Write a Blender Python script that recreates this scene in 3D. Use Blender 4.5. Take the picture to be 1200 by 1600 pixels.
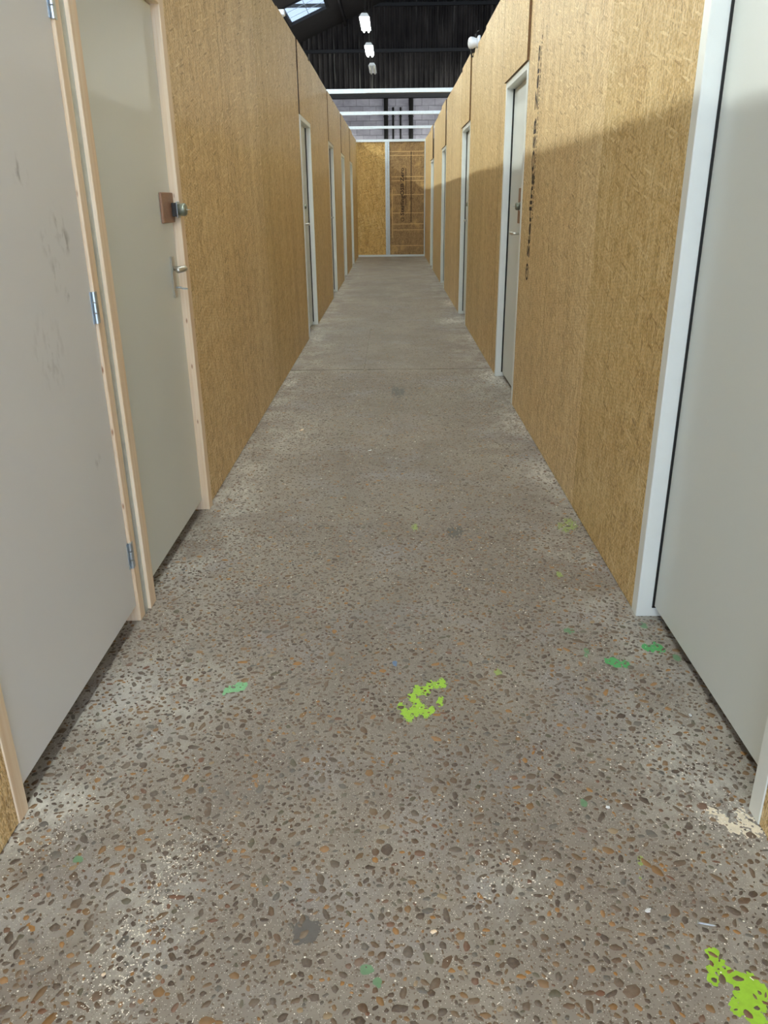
import bpy, bmesh, math, random
import numpy as np
from mathutils import Vector, Matrix, noise

random.seed(7)
rng = np.random.default_rng(7)
for o in list(bpy.data.objects):
    bpy.data.objects.remove(o)
SC = bpy.context.scene
COL = SC.collection

# ---------------------------------------------------------------- camera
cd = bpy.data.cameras.new('camera')
cam = bpy.data.objects.new('camera', cd)
COL.objects.link(cam)
cd.sensor_fit = 'VERTICAL'
cd.sensor_height = 36.0
cd.lens = 27.4155
cd.clip_start = 0.05
cd.clip_end = 200
R = Matrix(((0.999891, 0.006791, 0.013110),
            (0.009658, 0.370752, -0.928682),
            (-0.011167, 0.928707, 0.370646)))
cam.matrix_world = Matrix.Translation((0, 0, 1.33)) @ R.to_4x4()
SC.camera = cam

# ---------------------------------------------------------------- world and exposure
W = bpy.data.worlds.new('overcast_sky')
SC.world = W
W.use_nodes = True
bg = W.node_tree.nodes['Background']
bg.inputs[0].default_value = (0.68, 0.81, 1.0, 1)
SKY = 3.2
bg.inputs[1].default_value = SKY
SC.view_settings.view_transform = 'Standard'
SC.view_settings.look = 'None'
SC.view_settings.gamma = 1
SC.view_settings.use_curve_mapping = False
SC.view_settings.exposure = 0.34
LAMP_LE = 88.0           # radiance of the bare tubes over the corridor
BAY_LE = 420.0           # stronger tubes over the side bays and in the added low battens
LAMP_COL = (0.95, 1.0, 0.93)

# ---------------------------------------------------------------- dimensions
XL, XR = -0.873, 0.826     # faces of the two partitions
T = 2.72                   # partition height
YB = 21.0                  # end of the corridor
YG = 30.0                  # gable wall of the shed
RIDGE_X = 3.0
def roof_z(x):
    return 6.30 + 0.408 * (min(x, 2 * RIDGE_X - x) + 2.91)


def lin(r, g, b):
    f = lambda c: (c / 255 / 12.92) if c / 255 <= 0.04045 else ((c / 255 + 0.055) / 1.055) ** 2.4
    return (f(r), f(g), f(b), 1)


# ---------------------------------------------------------------- material helpers
class NB:
    """small node builder"""
    def __init__(self, name):
        self.m = bpy.data.materials.new(name)
        self.m.use_nodes = True
        self.t = self.m.node_tree
        self.b = self.t.nodes['Principled BSDF']

    def n(self, kind, **kw):
        nd = self.t.nodes.new(kind)
        for k, v in kw.items():
            setattr(nd, k, v)
        return nd

    def put(self, sock, v):
        if isinstance(v, bpy.types.NodeSocket):
            self.t.links.new(v, sock)
        else:
            sock.default_value = v

    def math(self, op, a, b=0.0, c=0.0, clamp=False):
        nd = self.n('ShaderNodeMath', operation=op, use_clamp=clamp)
        for i, v in enumerate((a, b, c)):
            self.put(nd.inputs[i], v)
        return nd.outputs[0]

    def mix(self, f, a, b, blend='MIX'):
        nd = self.n('ShaderNodeMix', data_type='RGBA', blend_type=blend)
        self.put(nd.inputs[0], f)
        self.put(nd.inputs[6], a)
        self.put(nd.inputs[7], b)
        return nd.outputs[2]

    def ramp(self, f, stops, interp='LINEAR'):
        nd = self.n('ShaderNodeValToRGB')
        cr = nd.color_ramp
        cr.interpolation = interp
        while len(cr.elements) < len(stops):
            cr.elements.new(0.5)
        for e, (p, c) in zip(cr.elements, stops):
            e.position = p
            e.color = c if len(c) == 4 else (*c, 1)
        self.put(nd.inputs[0], f)
        return nd.outputs[0]

    def step(self, f, a, b):
        nd = self.n('ShaderNodeMapRange', clamp=True)
        self.put(nd.inputs[0], f)
        nd.inputs[1].default_value = a
        nd.inputs[2].default_value = b
        return nd.outputs[0]

    def noise(self, vec, scale, detail=3.0, rough=0.55, dims='3D'):
        nd = self.n('ShaderNodeTexNoise', noise_dimensions=dims)
        self.put(nd.inputs['Vector'], vec)
        nd.inputs['Scale'].default_value = scale
        nd.inputs['Detail'].default_value = detail
        nd.inputs['Roughness'].default_value = rough
        return nd.outputs[0]

    def mapping(self, vec, loc=(0, 0, 0), rot=(0, 0, 0), scale=(1, 1, 1)):
        nd = self.n('ShaderNodeMapping')
        self.put(nd.inputs[0], vec)
        nd.inputs[1].default_value = loc
        nd.inputs[2].default_value = rot
        nd.inputs[3].default_value = scale
        return nd.outputs[0]

    def obj(self):
        return self.n('ShaderNodeTexCoord').outputs['Object']

    def pos(self):
        return self.n('ShaderNodeNewGeometry').outputs['Position']

    def bump(self, h, strength=0.2, dist=0.002):
        nd = self.n('ShaderNodeBump')
        nd.inputs['Strength'].default_value = strength
        nd.inputs['Distance'].default_value = dist
        self.put(nd.inputs['Height'], h)
        self.t.links.new(nd.outputs[0], self.b.inputs['Normal'])

    def out(self, col=None, rough=None, metal=None, spec=None):
        if col is not None:
            self.put(self.b.inputs['Base Color'], col)
        if rough is not None:
            self.put(self.b.inputs['Roughness'], rough)
        if metal is not None:
            self.b.inputs['Metallic'].default_value = metal
        if spec is not None:
            self.b.inputs['Specular IOR Level'].default_value = spec
        return self.m


def simple(name, col, rough=0.5, metal=0.0, var=0.05, scale=12.0, spec=0.5, stretch=(1, 1, 1)):
    k = NB(name)
    v = k.mapping(k.obj(), scale=stretch)
    n = k.noise(v, scale, 3)
    c = k.mix(k.step(n, 0.3, 0.7), tuple(x * (1 - var) for x in col[:3]) + (1,), tuple(min(1, x * (1 + var)) for x in col[:3]) + (1,))
    return k.out(c, rough, metal, spec)


def osb(name, stops, dark, size=1.0, stripe=0.0):
    """oriented strand board: several layers of long voronoi strands turned by different angles"""
    k = NB(name)
    oi = k.n('ShaderNodeObjectInfo')
    sp = k.n('ShaderNodeSeparateXYZ')
    k.put(sp.inputs[0], k.pos())
    u = k.math('ADD', k.math('ADD', sp.outputs[0], sp.outputs[1]), k.math('MULTIPLY', oi.outputs['Random'], 37.0))
    cb = k.n('ShaderNodeCombineXYZ')
    k.put(cb.inputs[0], u)
    k.put(cb.inputs[1], sp.outputs[2])
    v0 = cb.outputs[0]
    wob = k.n('ShaderNodeTexNoise', noise_dimensions='2D')
    k.put(wob.inputs['Vector'], v0)
    wob.inputs['Scale'].default_value = 30
    off = k.n('ShaderNodeVectorMath', operation='MULTIPLY_ADD')
    k.put(off.inputs[0], wob.outputs[1])
    off.inputs[1].default_value = (0.003, 0.004, 0)
    k.put(off.inputs[2], v0)
    v = off.outputs[0]
    tone = None
    layers = [(0.1, 80, 9, 0), (0.45, 95, 10, .45), (-0.4, 90, 10, .5), (0.9, 100, 11, .66), (-0.85, 100, 11, .66),
              (0.15, 130, 11, .5), (-0.2, 150, 12, .5), (1.3, 110, 12, .78)]
    for i, (ang, sx, sy, thr) in enumerate(layers):
        m = k.mapping(k.mapping(v, rot=(0, 0, ang)), loc=(i * 3.7, i * 1.9, 0), scale=(sx / size, sy / size, 1))
        vo = k.n('ShaderNodeTexVoronoi', voronoi_dimensions='2D', feature='F1')
        k.put(vo.inputs['Vector'], m)
        vo.inputs['Scale'].default_value = 1.0
        s2 = k.n('ShaderNodeSeparateColor')
        k.put(s2.inputs[0], vo.outputs['Color'])
        if tone is None:
            tone = s2.outputs[0]
        else:
            mask = k.math('MULTIPLY', k.math('GREATER_THAN', s2.outputs[1], thr),
                          k.step(vo.outputs['Distance'], 0.56, 0.50))
            mx = k.n('ShaderNodeMix', data_type='FLOAT')
            k.put(mx.inputs[0], mask)
            k.put(mx.inputs[2], tone)
            k.put(mx.inputs[3], s2.outputs[0])
            tone = mx.outputs[0]
    grain = k.noise(k.mapping(v, scale=(260, 22, 1)), 1.0, 2, dims='2D')
    tone2 = k.math('ADD', k.math('MULTIPLY_ADD', tone, 0.62, 0.04), k.math('MULTIPLY', grain, 0.36))
    big = k.noise(k.mapping(v0, scale=(4.5, 0.5, 1)), 1.0, 3, dims='2D')
    tone2 = k.math('ADD', tone2, k.math('MULTIPLY', k.math('SUBTRACT', big, 0.5), 0.40))
    c = k.ramp(tone2, stops)
    # thin dark strands
    for ang, sx, sy, thr in ((0.12, 180, 16, .80), (-0.35, 190, 20, .86), (0.6, 180, 24, .90)):
        m = k.mapping(k.mapping(v, rot=(0, 0, ang)), loc=(11.3, 5.1, 0), scale=(sx / size, sy / size, 1))
        vo = k.n('ShaderNodeTexVoronoi', voronoi_dimensions='2D', feature='F1')
        k.put(vo.inputs['Vector'], m)
        s2 = k.n('ShaderNodeSeparateColor')
        k.put(s2.inputs[0], vo.outputs['Color'])
        mask = k.math('MULTIPLY', k.math('GREATER_THAN', s2.outputs[1], thr), k.step(vo.outputs['Distance'], 0.42, 0.26))
        c = k.mix(k.math('MULTIPLY', mask, k.math('MULTIPLY_ADD', s2.outputs[2], 0.5, 0.45)), c, dark)
    # pale slivers
    for ang, sx, sy, thr in ((0.2, 150, 13, .86), (-0.3, 160, 14, .88), (0.7, 130, 14, .93), (-0.65, 130, 14, .93)):
        m = k.mapping(k.mapping(v, rot=(0, 0, ang)), loc=(3.3, 8.1, 0), scale=(sx / size, sy / size, 1))
        vo = k.n('ShaderNodeTexVoronoi', voronoi_dimensions='2D', feature='F1')
        k.put(vo.inputs['Vector'], m)
        s2 = k.n('ShaderNodeSeparateColor')
        k.put(s2.inputs[0], vo.outputs['Color'])
        mask = k.math('MULTIPLY', k.math('GREATER_THAN', s2.outputs[1], thr), k.step(vo.outputs['Distance'], 0.46, 0.34))
        c = k.mix(k.math('MULTIPLY', mask, k.math('MULTIPLY_ADD', s2.outputs[2], 0.5, 0.45)), c, stops[-1][1])
    # each board its own slight tint
    hv = k.n('ShaderNodeHueSaturation')
    k.put(hv.inputs['Color'], c)
    k.put(hv.inputs['Value'], k.math('MULTIPLY_ADD', oi.outputs['Random'], 0.14, 0.93))
    k.put(hv.inputs['Saturation'], k.math('MULTIPLY_ADD', oi.outputs['Random'], -0.12, 1.05))
    c = hv.outputs[0]
    if stripe:
        return k, c, v0, tone2
    k.bump(tone2, 0.35, 0.0015)
    return k.out(c, 0.5, spec=0.35)


OSB_STOPS = [(0.12, lin(150, 114, 64)), (0.34, lin(198, 163, 104)), (0.55, lin(218, 186, 128)), (0.76, lin(232, 205, 150)), (0.95, lin(248, 230, 188))]
M = {}
M['osb'] = osb('oriented_strand_board', OSB_STOPS, lin(96, 66, 34))
M['osb_end'] = osb('oriented_strand_board_end_wall', [(0.10, lin(150, 106, 50)), (0.34, lin(204, 160, 88)), (0.56, lin(224, 186, 112)), (0.78, lin(240, 206, 134)), (0.96, lin(250, 228, 168))], lin(96, 60, 26), 1.9)
k, c, v0, tn = osb('oriented_strand_board_screened_back', [(0.10, lin(112, 88, 60)), (0.4, lin(150, 122, 86)), (0.65, lin(168, 138, 98)), (0.96, lin(200, 170, 124))], lin(70, 46, 26), 1.4, stripe=1.0)
bl = k.noise(k.mapping(v0, scale=(3, 2, 1)), 1.6, 4, dims='2D')
c = k.mix(k.math('MULTIPLY', k.step(bl, 0.56, 0.70), 0.5), c, lin(220, 184, 122))
M['osb_back'] = k.out(c, 0.6, spec=0.3)
M['osb_edge'] = simple('board_edge', lin(112, 82, 50), 0.7, var=0.2, scale=60)


def pine(name, a, b):
    k = NB(name)
    v = k.obj()
    g = k.noise(k.mapping(v, scale=(90, 90, 2.2)), 1.0, 3)
    g2 = k.noise(k.mapping(v, scale=(14, 14, 1.0)), 1.0, 2)
    c = k.mix(k.step(g, 0.35, 0.7), a, b)
    c = k.mix(k.math('MULTIPLY', k.step(g2, 0.5, 0.75), 0.35), c, lin(205, 160, 112))
    vo = k.n('ShaderNodeTexVoronoi', voronoi_dimensions='3D')
    k.put(vo.inputs['Vector'], k.mapping(v, scale=(7, 7, 2.2)))
    s2 = k.n('ShaderNodeSeparateColor')
    k.put(s2.inputs[0], vo.outputs['Color'])
    kn = k.math('MULTIPLY', k.step(vo.outputs['Distance'], 0.16, 0.07), k.math('GREATER_THAN', s2.outputs[0], 0.74))
    c = k.mix(k.math('MULTIPLY', kn, 0.8), c, lin(150, 92, 52))
    k.bump(g, 0.15, 0.001)
    return k.out(c, 0.55, spec=0.3)


M['pine'] = pine('planed_pine', lin(244, 226, 202), lin(232, 208, 176))
M['white'] = simple('white_paint', lin(236, 240, 236), 0.35, var=0.02)
M['plastic'] = simple('white_plastic', lin(232, 236, 240), 0.35, var=0.02)
M['galv'] = simple('galvanised_steel', lin(200, 210, 212), 0.42, 0.75, var=0.10, scale=30)
M['galv_bright'] = simple('bright_galvanised_steel', lin(225, 234, 236), 0.45, 0.35, var=0.06, scale=30)
M['zinc'] = simple('zinc_plated_steel', lin(196, 206, 214), 0.3, 0.85, var=0.08, scale=60)
M['chrome'] = simple('satin_chrome', lin(205, 205, 200), 0.28, 0.9, var=0.05, scale=60)
M['lock'] = simple('greenish_steel_lock', lin(140, 146, 132), 0.35, 0.7, var=0.1, scale=60)
M['steel_dark'] = simple('dark_steel', lin(60, 58, 56), 0.5, 0.5, var=0.15, scale=30)
M['plate'] = simple('brown_lacquered_board', lin(146, 112, 90), 0.45, var=0.08, scale=40, stretch=(1, 1, 6))
M['rubber_and_shade'] = simple('black_rubber_and_gap_shade', lin(22, 21, 20), 0.6, var=0.1)
M['core'] = simple('dark_partition_core', lin(58, 50, 42), 0.8, var=0.15)
M['print'] = simple('dark_brown_print', lin(58, 40, 28), 0.7, var=0.25, scale=90)
M['line'] = simple('pale_print_line', lin(214, 182, 128), 0.6, var=0.15, scale=20)


def leaf_mat(name, col, scuffs=()):
    k = NB(name)
    v = k.pos()
    n = k.noise(v, 1.3, 3)
    c = k.mix(n, tuple(x * 0.97 for x in col[:3]) + (1,), col)
    sm = k.noise(k.mapping(v, scale=(1, 1, 0.55)), 34, 3)
    for (x, y, z, r, st) in scuffs:
        d = k.n('ShaderNodeVectorMath', operation='DISTANCE')
        k.put(d.inputs[0], v)
        d.inputs[1].default_value = (x, y, z)
        f = k.math('MULTIPLY', k.step(d.outputs['Value'], r, r * 0.2), k.step(sm, 0.5, 0.66))
        c = k.mix(k.math('MULTIPLY', f, st), c, lin(96, 92, 92))
    return k.out(c, 0.38, spec=0.45)


M['leaf'] = leaf_mat('grey_melamine', lin(222, 228, 225))
M['leaf_scuffed'] = leaf_mat('scuffed_grey_melamine', lin(226, 228, 230),
                             [(XL, 2.0, 1.40, .05, .5), (XL, 2.18, 1.28, .06, .5), (XL, 2.21, 1.235, .04, .55), (XL, 2.08, 1.24, .04, .45), (XL, 2.11, 1.16, .05, .4), (XL, 2.17, 1.10, .03, .5),
                              (XL, 2.0, 0.98, .12, .25), (XL, 2.2, 0.62, .03, .4)])


DUST = [(0.80, 4.80, .16, .34, .8), (0.78, 3.84, .12, .22, .75), (0.80, 11.1, .14, .5, .95), (0.70, 9.42, .26, .40, .85), (0.81, 8.2, .09, .35, .8), (0.79, 6.30, .15, .34, .85),
        (-0.82, 6.1, .08, .2, .8), (-0.82, 1.46, .12, .10, .85), (-0.87, 1.38, .05, .12, .8), (-0.89, 2.76, .06, .2, .7), (-0.80, 8.3, .1, .5, .5),
        (0.74, 1.52, .20, .24, .5), (-0.5, 1.15, .14, .28, .45), (-0.66, 1.9, .3, .35, .35), (0.25, 1.22, .12, .14, .35), (-0.60, 4.6, .25, .6, .35), (-0.75, 3.6, .15, .6, .5)]


def concrete(name):
    k = NB(name)
    v = k.pos()
    sp = k.n('ShaderNodeSeparateXYZ')
    k.put(sp.inputs[0], v)
    b = k.noise(v, 1.4, 5, 0.6)
    c = k.mix(k.step(b, 0.32, 0.68), lin(126, 117, 109), lin(152, 144, 133))
    m = k.noise(v, 16, 4, 0.65)
    c = k.mix(k.math('MULTIPLY', k.step(m, 0.42, 0.68), 0.4), c, lin(160, 153, 142))
    m2 = k.noise(k.mapping(v, loc=(5, 2, 0)), 7, 4, 0.6)
    c = k.mix(k.math('MULTIPLY', k.step(m2, 0.52, 0.72), 0.42), c, lin(124, 116, 106))
    # blue grey cement skin here and there
    m3 = k.noise(k.mapping(v, loc=(9, 1, 0)), 2.6, 4, 0.6)
    c = k.mix(k.math('MULTIPLY', k.step(m3, 0.52, 0.7), 0.35), c, lin(156, 157, 166))
    # fine aggregate
    for sc, thr, rr, col, st in ((260, .82, .34, lin(104, 94, 84), .7), (150, .84, .36, lin(106, 88, 72), .75), (340, .90, .32, lin(226, 220, 208), .9)):
        vo = k.n('ShaderNodeTexVoronoi', voronoi_dimensions='2D')
        k.put(vo.inputs['Vector'], v)
        vo.inputs['Scale'].default_value = sc
        s2 = k.n('ShaderNodeSeparateColor')
        k.put(s2.inputs[0], vo.outputs['Color'])
        f = k.math('MULTIPLY', k.math('GREATER_THAN', s2.outputs[1], thr), k.step(vo.outputs['Distance'], rr, rr - .1))
        c = k.mix(k.math('MULTIPLY', f, st), c, col)
    # plaster dust swept against the partitions
    ax = k.math('ABSOLUTE', k.math('ADD', sp.outputs[0], 0.02))
    edge = k.step(ax, 0.45, 0.86)
    dn = k.noise(k.mapping(v, scale=(1.0, 0.8, 1)), 5.5, 5, 0.65)
    dust = k.math('MULTIPLY', k.step(dn, 0.44, 0.72), edge)
    c = k.mix(k.math('MULTIPLY', dust, 0.65), c, lin(206, 204, 194))
    for (px, py, rx, ry, st) in DUST:
        dv = k.n('ShaderNodeVectorMath', operation='DISTANCE')
        k.put(dv.inputs[0], k.mapping(v, scale=(1 / rx, 1 / ry, 0)))
        dv.inputs[1].default_value = (px / rx, py / ry, 0)
        hn = k.noise(k.mapping(v, loc=(px, py, 0), scale=(1, 0.55, 1)), 24, 5, 0.75)
        f = k.math('MULTIPLY', k.step(dv.outputs['Value'], 1.0, 0.15), k.step(hn, 0.40, 0.62))
        c = k.mix(k.math('MULTIPLY', f, st), c, lin(226, 224, 214))
    # foot traffic grime down the middle
    mid = k.step(ax, 0.62, 0.1)
    gn = k.noise(k.mapping(v, loc=(3, 7, 0), scale=(1.6, 0.7, 1)), 1.7, 5, 0.6)
    c = k.mix(k.math('MULTIPLY', k.math('MULTIPLY', k.step(gn, 0.40, 0.66), mid), 0.42), c, lin(108, 102, 92))
    k.bump(m, 0.25, 0.002)
    return k.out(c, 0.62, spec=0.35)


M['concrete'] = concrete('worn_exposed_aggregate_concrete')


def stone_mat(name):
    k = NB(name)
    g = k.n('ShaderNodeNewGeometry')
    oi = k.n('ShaderNodeObjectInfo')
    r = k.math('FRACT', k.math('ADD', g.outputs['Random Per Island'], oi.outputs['Random']))
    c = k.ramp(r, [(0.0, lin(76, 63, 54)), (0.16, lin(98, 80, 64)), (0.30, lin(84, 70, 60)), (0.42, lin(112, 88, 62)), (0.52, lin(94, 91, 87)),
                   (0.60, lin(100, 78, 60)), (0.70, lin(132, 98, 58)), (0.80, lin(158, 112, 56)), (0.86, lin(90, 86, 70)), (0.91, lin(112, 76, 56)), (0.95, lin(92, 80, 70)), (0.985, lin(156, 134, 102))], 'CONSTANT')
    v = k.pos()
    n = k.noise(v, 140, 3)
    c = k.mix(k.math('MULTIPLY', k.step(n, 0.4, 0.7), 0.3), c, lin(134, 112, 88))
    d = k.noise(v, 9, 4, 0.65)
    c = k.mix(k.math('MULTIPLY', k.step(d, 0.42, 0.72), 0.5), c, lin(140, 133, 124))
    return k.out(c, 0.5, spec=0.4)


M['stone'] = stone_mat('brown_pebble')
for nm, col in (('lime', lin(158, 205, 58)), ('lime_thin', lin(146, 162, 92)), ('green', lin(76, 160, 92)), ('green_pale', lin(128, 190, 138)), ('green_faint', lin(104, 140, 104)),
                ('blue', lin(96, 122, 160)), ('tar', lin(92, 88, 84)), ('plaster', lin(236, 226, 204)), ('dustwhite', lin(204, 200, 190))):
    M[nm] = simple('paint_' + nm, col, 0.55, var=0.10, scale=70)
M['flake'] = simple('sawdust_flake', lin(244, 238, 224), 0.7, var=0.08, scale=200)


def block_mat():
    k = NB('painted_blockwork')
    v = k.pos()
    n = k.noise(k.mapping(v, scale=(1, 1, 2.5)), 1.6, 5, 0.65)
    oi = k.n('ShaderNodeObjectInfo')
    c = k.mix(k.step(n, 0.3, 0.7), lin(150, 146, 156), lin(196, 192, 202))
    c = k.mix(k.math('MULTIPLY', oi.outputs['Random'], 0.35), c, lin(140, 136, 142))
    return k.out(c, 0.8, spec=0.2)


M['block'] = block_mat()
M['mortar'] = simple('mortar', lin(132, 128, 132), 0.9, var=0.1)


def clad_mat():
    k = NB('black_corrugated_cladding')
    v = k.pos()
    n = k.noise(k.mapping(v, scale=(7, 7, 0.35)), 1.0, 3)
    n2 = k.noise(k.mapping(v, loc=(4, 0, 0), scale=(2.4, 1, 0.9)), 1.0, 4)
    c = k.mix(k.step(n2, 0.35, 0.7), lin(44, 41, 41), lin(76, 71, 69))
    c = k.mix(k.math('MULTIPLY', k.step(n, 0.62, 0.72), 0.6), c, lin(160, 156, 148))
    return k.out(c, 0.6, spec=0.3)


M['clad'] = clad_mat()
M['roof'] = simple('black_roof_sheet', lin(36, 33, 33), 0.8, var=0.2, scale=3)  # one even near-black tone
M['beam'] = simple('black_painted_steel', lin(28, 26, 26), 0.5, var=0.1)


def emit(name, col, strength):
    k = NB(name)
    k.out((0.9, 0.9, 0.88, 1), 0.4)
    k.b.inputs['Emission Color'].default_value = (*col, 1)
    k.b.inputs['Emission Strength'].default_value = strength
    return k.m


M['tube'] = emit('lit_tube_diffuser', LAMP_COL, LAMP_LE)
M['tube_bay'] = emit('lit_bay_tube_diffuser', LAMP_COL, BAY_LE)
M['tube_off'] = simple('unlit_tube_diffuser', lin(216, 216, 200), 0.4, var=0.03)


def glaze():
    k = NB('translucent_rooflight')
    tr = k.n('ShaderNodeBsdfTransparent')
    tr.inputs[0].default_value = (0.55, 0.58, 0.61, 1)
    mx = k.n('ShaderNodeMixShader')
    mx.inputs[0].default_value = 0.12
    k.t.links.new(tr.outputs[0], mx.inputs[1])
    k.t.links.new(k.b.outputs[0], mx.inputs[2])
    k.t.links.new(mx.outputs[0], k.t.nodes['Material Output'].inputs[0])
    k.out((0.8, 0.85, 0.9, 1), 0.3)
    return k.m


M['glaze'] = glaze()


# ---------------------------------------------------------------- mesh helpers
def link(name, me, mat, parent=None, loc=(0, 0, 0)):
    o = bpy.data.objects.new(name, me)
    if mat is not None and not me.materials:
        me.materials.append(mat)
    COL.objects.link(o)
    o.location = loc
    if parent is not None:
        o.parent = parent
    return o


def tag(o, label=None, cat=None, group=None, kind=None):
    if label:
        o['label'] = label
    if cat:
        o['category'] = cat
    if group:
        o['group'] = group
    if kind:
        o['kind'] = kind
    return o


def bmobj(name, bm, mat, parent=None, smooth=False, loc=(0, 0, 0)):
    me = bpy.data.meshes.new(name)
    bmesh.ops.recalc_face_normals(bm, faces=bm.faces)
    bm.to_mesh(me)
    bm.free()
    if smooth:
        for p in me.polygons:
            p.use_smooth = True
    return link(name, me, mat, parent, loc)


def box(bm, x0, x1, y0, y1, z0, z1, bev=0.0):
    x0, x1 = sorted((x0, x1)); y0, y1 = sorted((y0, y1)); z0, z1 = sorted((z0, z1))
    vs = [bm.verts.new(p) for p in ((x0, y0, z0), (x1, y0, z0), (x1, y1, z0), (x0, y1, z0), (x0, y0, z1), (x1, y0, z1), (x1, y1, z1), (x0, y1, z1))]
    fs = [bm.faces.new([vs[i] for i in q]) for q in ((3, 2, 1, 0), (4, 5, 6, 7), (0, 1, 5, 4), (1, 2, 6, 5), (2, 3, 7, 6), (3, 0, 4, 7))]
    if bev:
        es = list({e for f in fs for e in f.edges})
        bmesh.ops.bevel(bm, geom=es, offset=bev, segments=1, affect='EDGES', clamp_overlap=True)


def boxobj(name, b, mat, parent=None, bev=0.0):
    bm = bmesh.new()
    box(bm, *b, bev)
    return bmobj(name, bm, mat, parent)


def tube(bm, pts, r, n=10, cap=True):
    """sweep a circle along a list of points; r may be a list"""
    pts = [Vector(p) for p in pts]
    rs = r if isinstance(r, (list, tuple)) else [r] * len(pts)
    rings = []
    up = Vector((0, 0, 1))
    for i, p in enumerate(pts):
        t = (pts[min(i + 1, len(pts) - 1)] - pts[max(i - 1, 0)]).normalized()
        a = t.cross(up if abs(t.z) < 0.95 else Vector((1, 0, 0))).normalized()
        b = t.cross(a)
        rings.append([bm.verts.new(p + (a * math.cos(2 * math.pi * j / n) + b * math.sin(2 * math.pi * j / n)) * rs[i]) for j in range(n)])
    for q, w in zip(rings, rings[1:]):
        for j in range(n):
            bm.faces.new((q[j], q[(j + 1) % n], w[(j + 1) % n], w[j]))
    if cap:
        bm.faces.new(list(reversed(rings[0])))
        bm.faces.new(rings[-1])


def prism(outline, x0, x1, edge=0):
    """outline in (y, z), extruded from x0 to x1"""
    bm = bmesh.new()
    a = [bm.verts.new((x0, y, z)) for y, z in outline]
    b = [bm.verts.new((x1, y, z)) for y, z in outline]
    n = len(a)
    bm.faces.new(a)
    bm.faces.new(list(reversed(b)))
    for i in range(n):
        bm.faces.new((a[i], b[i], b[(i + 1) % n], a[(i + 1) % n])).material_index = edge
    return bm


# ---------------------------------------------------------------- floor
bm = bmesh.new()
box(bm, -9.9, 15.9, -5, YG + 0.3, -0.12, -0.012)
floor = bmobj('floor', bm, M['concrete'])
tag(floor, 'worn grey concrete floor with brown pebbles showing through', 'floor', kind='structure')
G, H = 0.005, 0.010               # half widths of the slab joints
for (x0, x1, y0, y1) in ((-1.3, 1.3, -4.9, 6.60 - H), (-1.3, -0.245 - G, 6.60 + H, 8.87 - G), (-0.245 + G, 1.3, 6.60 + H, 8.87 - G), (-1.3, 1.3, 8.87 + G, YG)):
    boxobj('concrete_slab', (x0, x1, y0, y1, -0.012, 0.0), M['concrete'], floor)


def stone_field():
    pts, cell = [], {}
    cs = 0.03
    zones = [(0.80, 3.2, 6500, 1.0), (3.2, 6.5, 3200, 1.0), (6.5, 12.0, 700, 1.1), (12.0, 20.9, 200, 1.25)]
    for ya, yb, dens, k in zones:
        n = int(dens * (yb - ya) * 2.0)
        xs = rng.uniform(-0.99, 0.95, n)
        ys = rng.uniform(ya, yb, n)
        rr = np.clip(rng.lognormal(math.log(0.0041), 0.42, n), 0.0015, 0.0125) * k
        rr[rng.random(n) < 0.02] *= 1.25
        for x, y, r in sorted(zip(xs, ys, rr), key=lambda t: -t[2]):
            if abs(x) > 0.5 * (y + 1.4) and y < 1.3:
                continue
            i, j = int(x // cs), int(y // cs)
            ok = True
            for a in (-1, 0, 1):
                for b in (-1, 0, 1):
                    for (u, v, w) in cell.get((i + a, j + b), ()):
                        if (u - x) ** 2 + (v - y) ** 2 < (0.98 * (w + r)) ** 2:
                            ok = False
                            break
                    if not ok:
                        break
                if not ok:
                    break
            if ok:
                cell.setdefault((i, j), []).append((x, y, r))
                pts.append((x, y, r))
    return pts


def stone_rings(r, n, count):
    """irregular flat pebbles: angles and radii, (count, n, 2)"""
    ang = (np.arange(n) + rng.uniform(-0.28, 0.28, (count, n))) * 2 * np.pi / n
    rad = r[:, None] * rng.uniform(0.72, 1.15, (count, n))
    asp = rng.uniform(0.40, 0.95, count)
    rot = rng.uniform(0, np.pi, count)
    x = np.cos(ang) * rad / np.sqrt(asp)[:, None]
    y = np.sin(ang) * rad * np.sqrt(asp)[:, None]
    return np.stack([x * np.cos(rot)[:, None] - y * np.sin(rot)[:, None], x * np.sin(rot)[:, None] + y * np.cos(rot)[:, None]], -1)


def stones_mesh(name, cx, cy, r, n, h):
    c = len(cx)
    ring = stone_rings(r, n, c)
    V = np.zeros((c, 2 * n, 3))
    V[:, :n, :2] = ring * 1.06
    V[:, :n, 2] = -0.0004
    V[:, n:, :2] = ring * 0.94
    V[:, n:, 2] = h[:, None]
    V[:, :, 0] += cx[:, None]
    V[:, :, 1] += cy[:, None]
    base = (np.arange(c) * 2 * n)[:, None]
    top = base + np.arange(n, 2 * n)[None]
    i = np.arange(n)
    j = (i + 1) % n
    side = np.stack([i, j, j + n, i + n], -1)
    sides = base[:, :, None] + side[None]
    me = bpy.data.meshes.new(name)
    nl = c * n + c * n * 4
    me.vertices.add(c * 2 * n)
    me.vertices.foreach_set('co', V.reshape(-1).astype(np.float32))
    me.loops.add(nl)
    me.loops.foreach_set('vertex_index', np.concatenate([top.reshape(-1), sides.reshape(-1)]).astype(np.int32))
    me.polygons.add(c + c * n)
    starts = np.concatenate([np.arange(c) * n, c * n + np.arange(c * n) * 4])
    me.polygons.foreach_set('loop_start', starts.astype(np.int32))
    try:
        me.polygons.foreach_set('loop_total', np.concatenate([np.full(c, n), np.full(c * n, 4)]).astype(np.int32))
    except Exception:
        pass
    me.update(calc_edges=True)
    me.validate()
    return me


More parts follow.
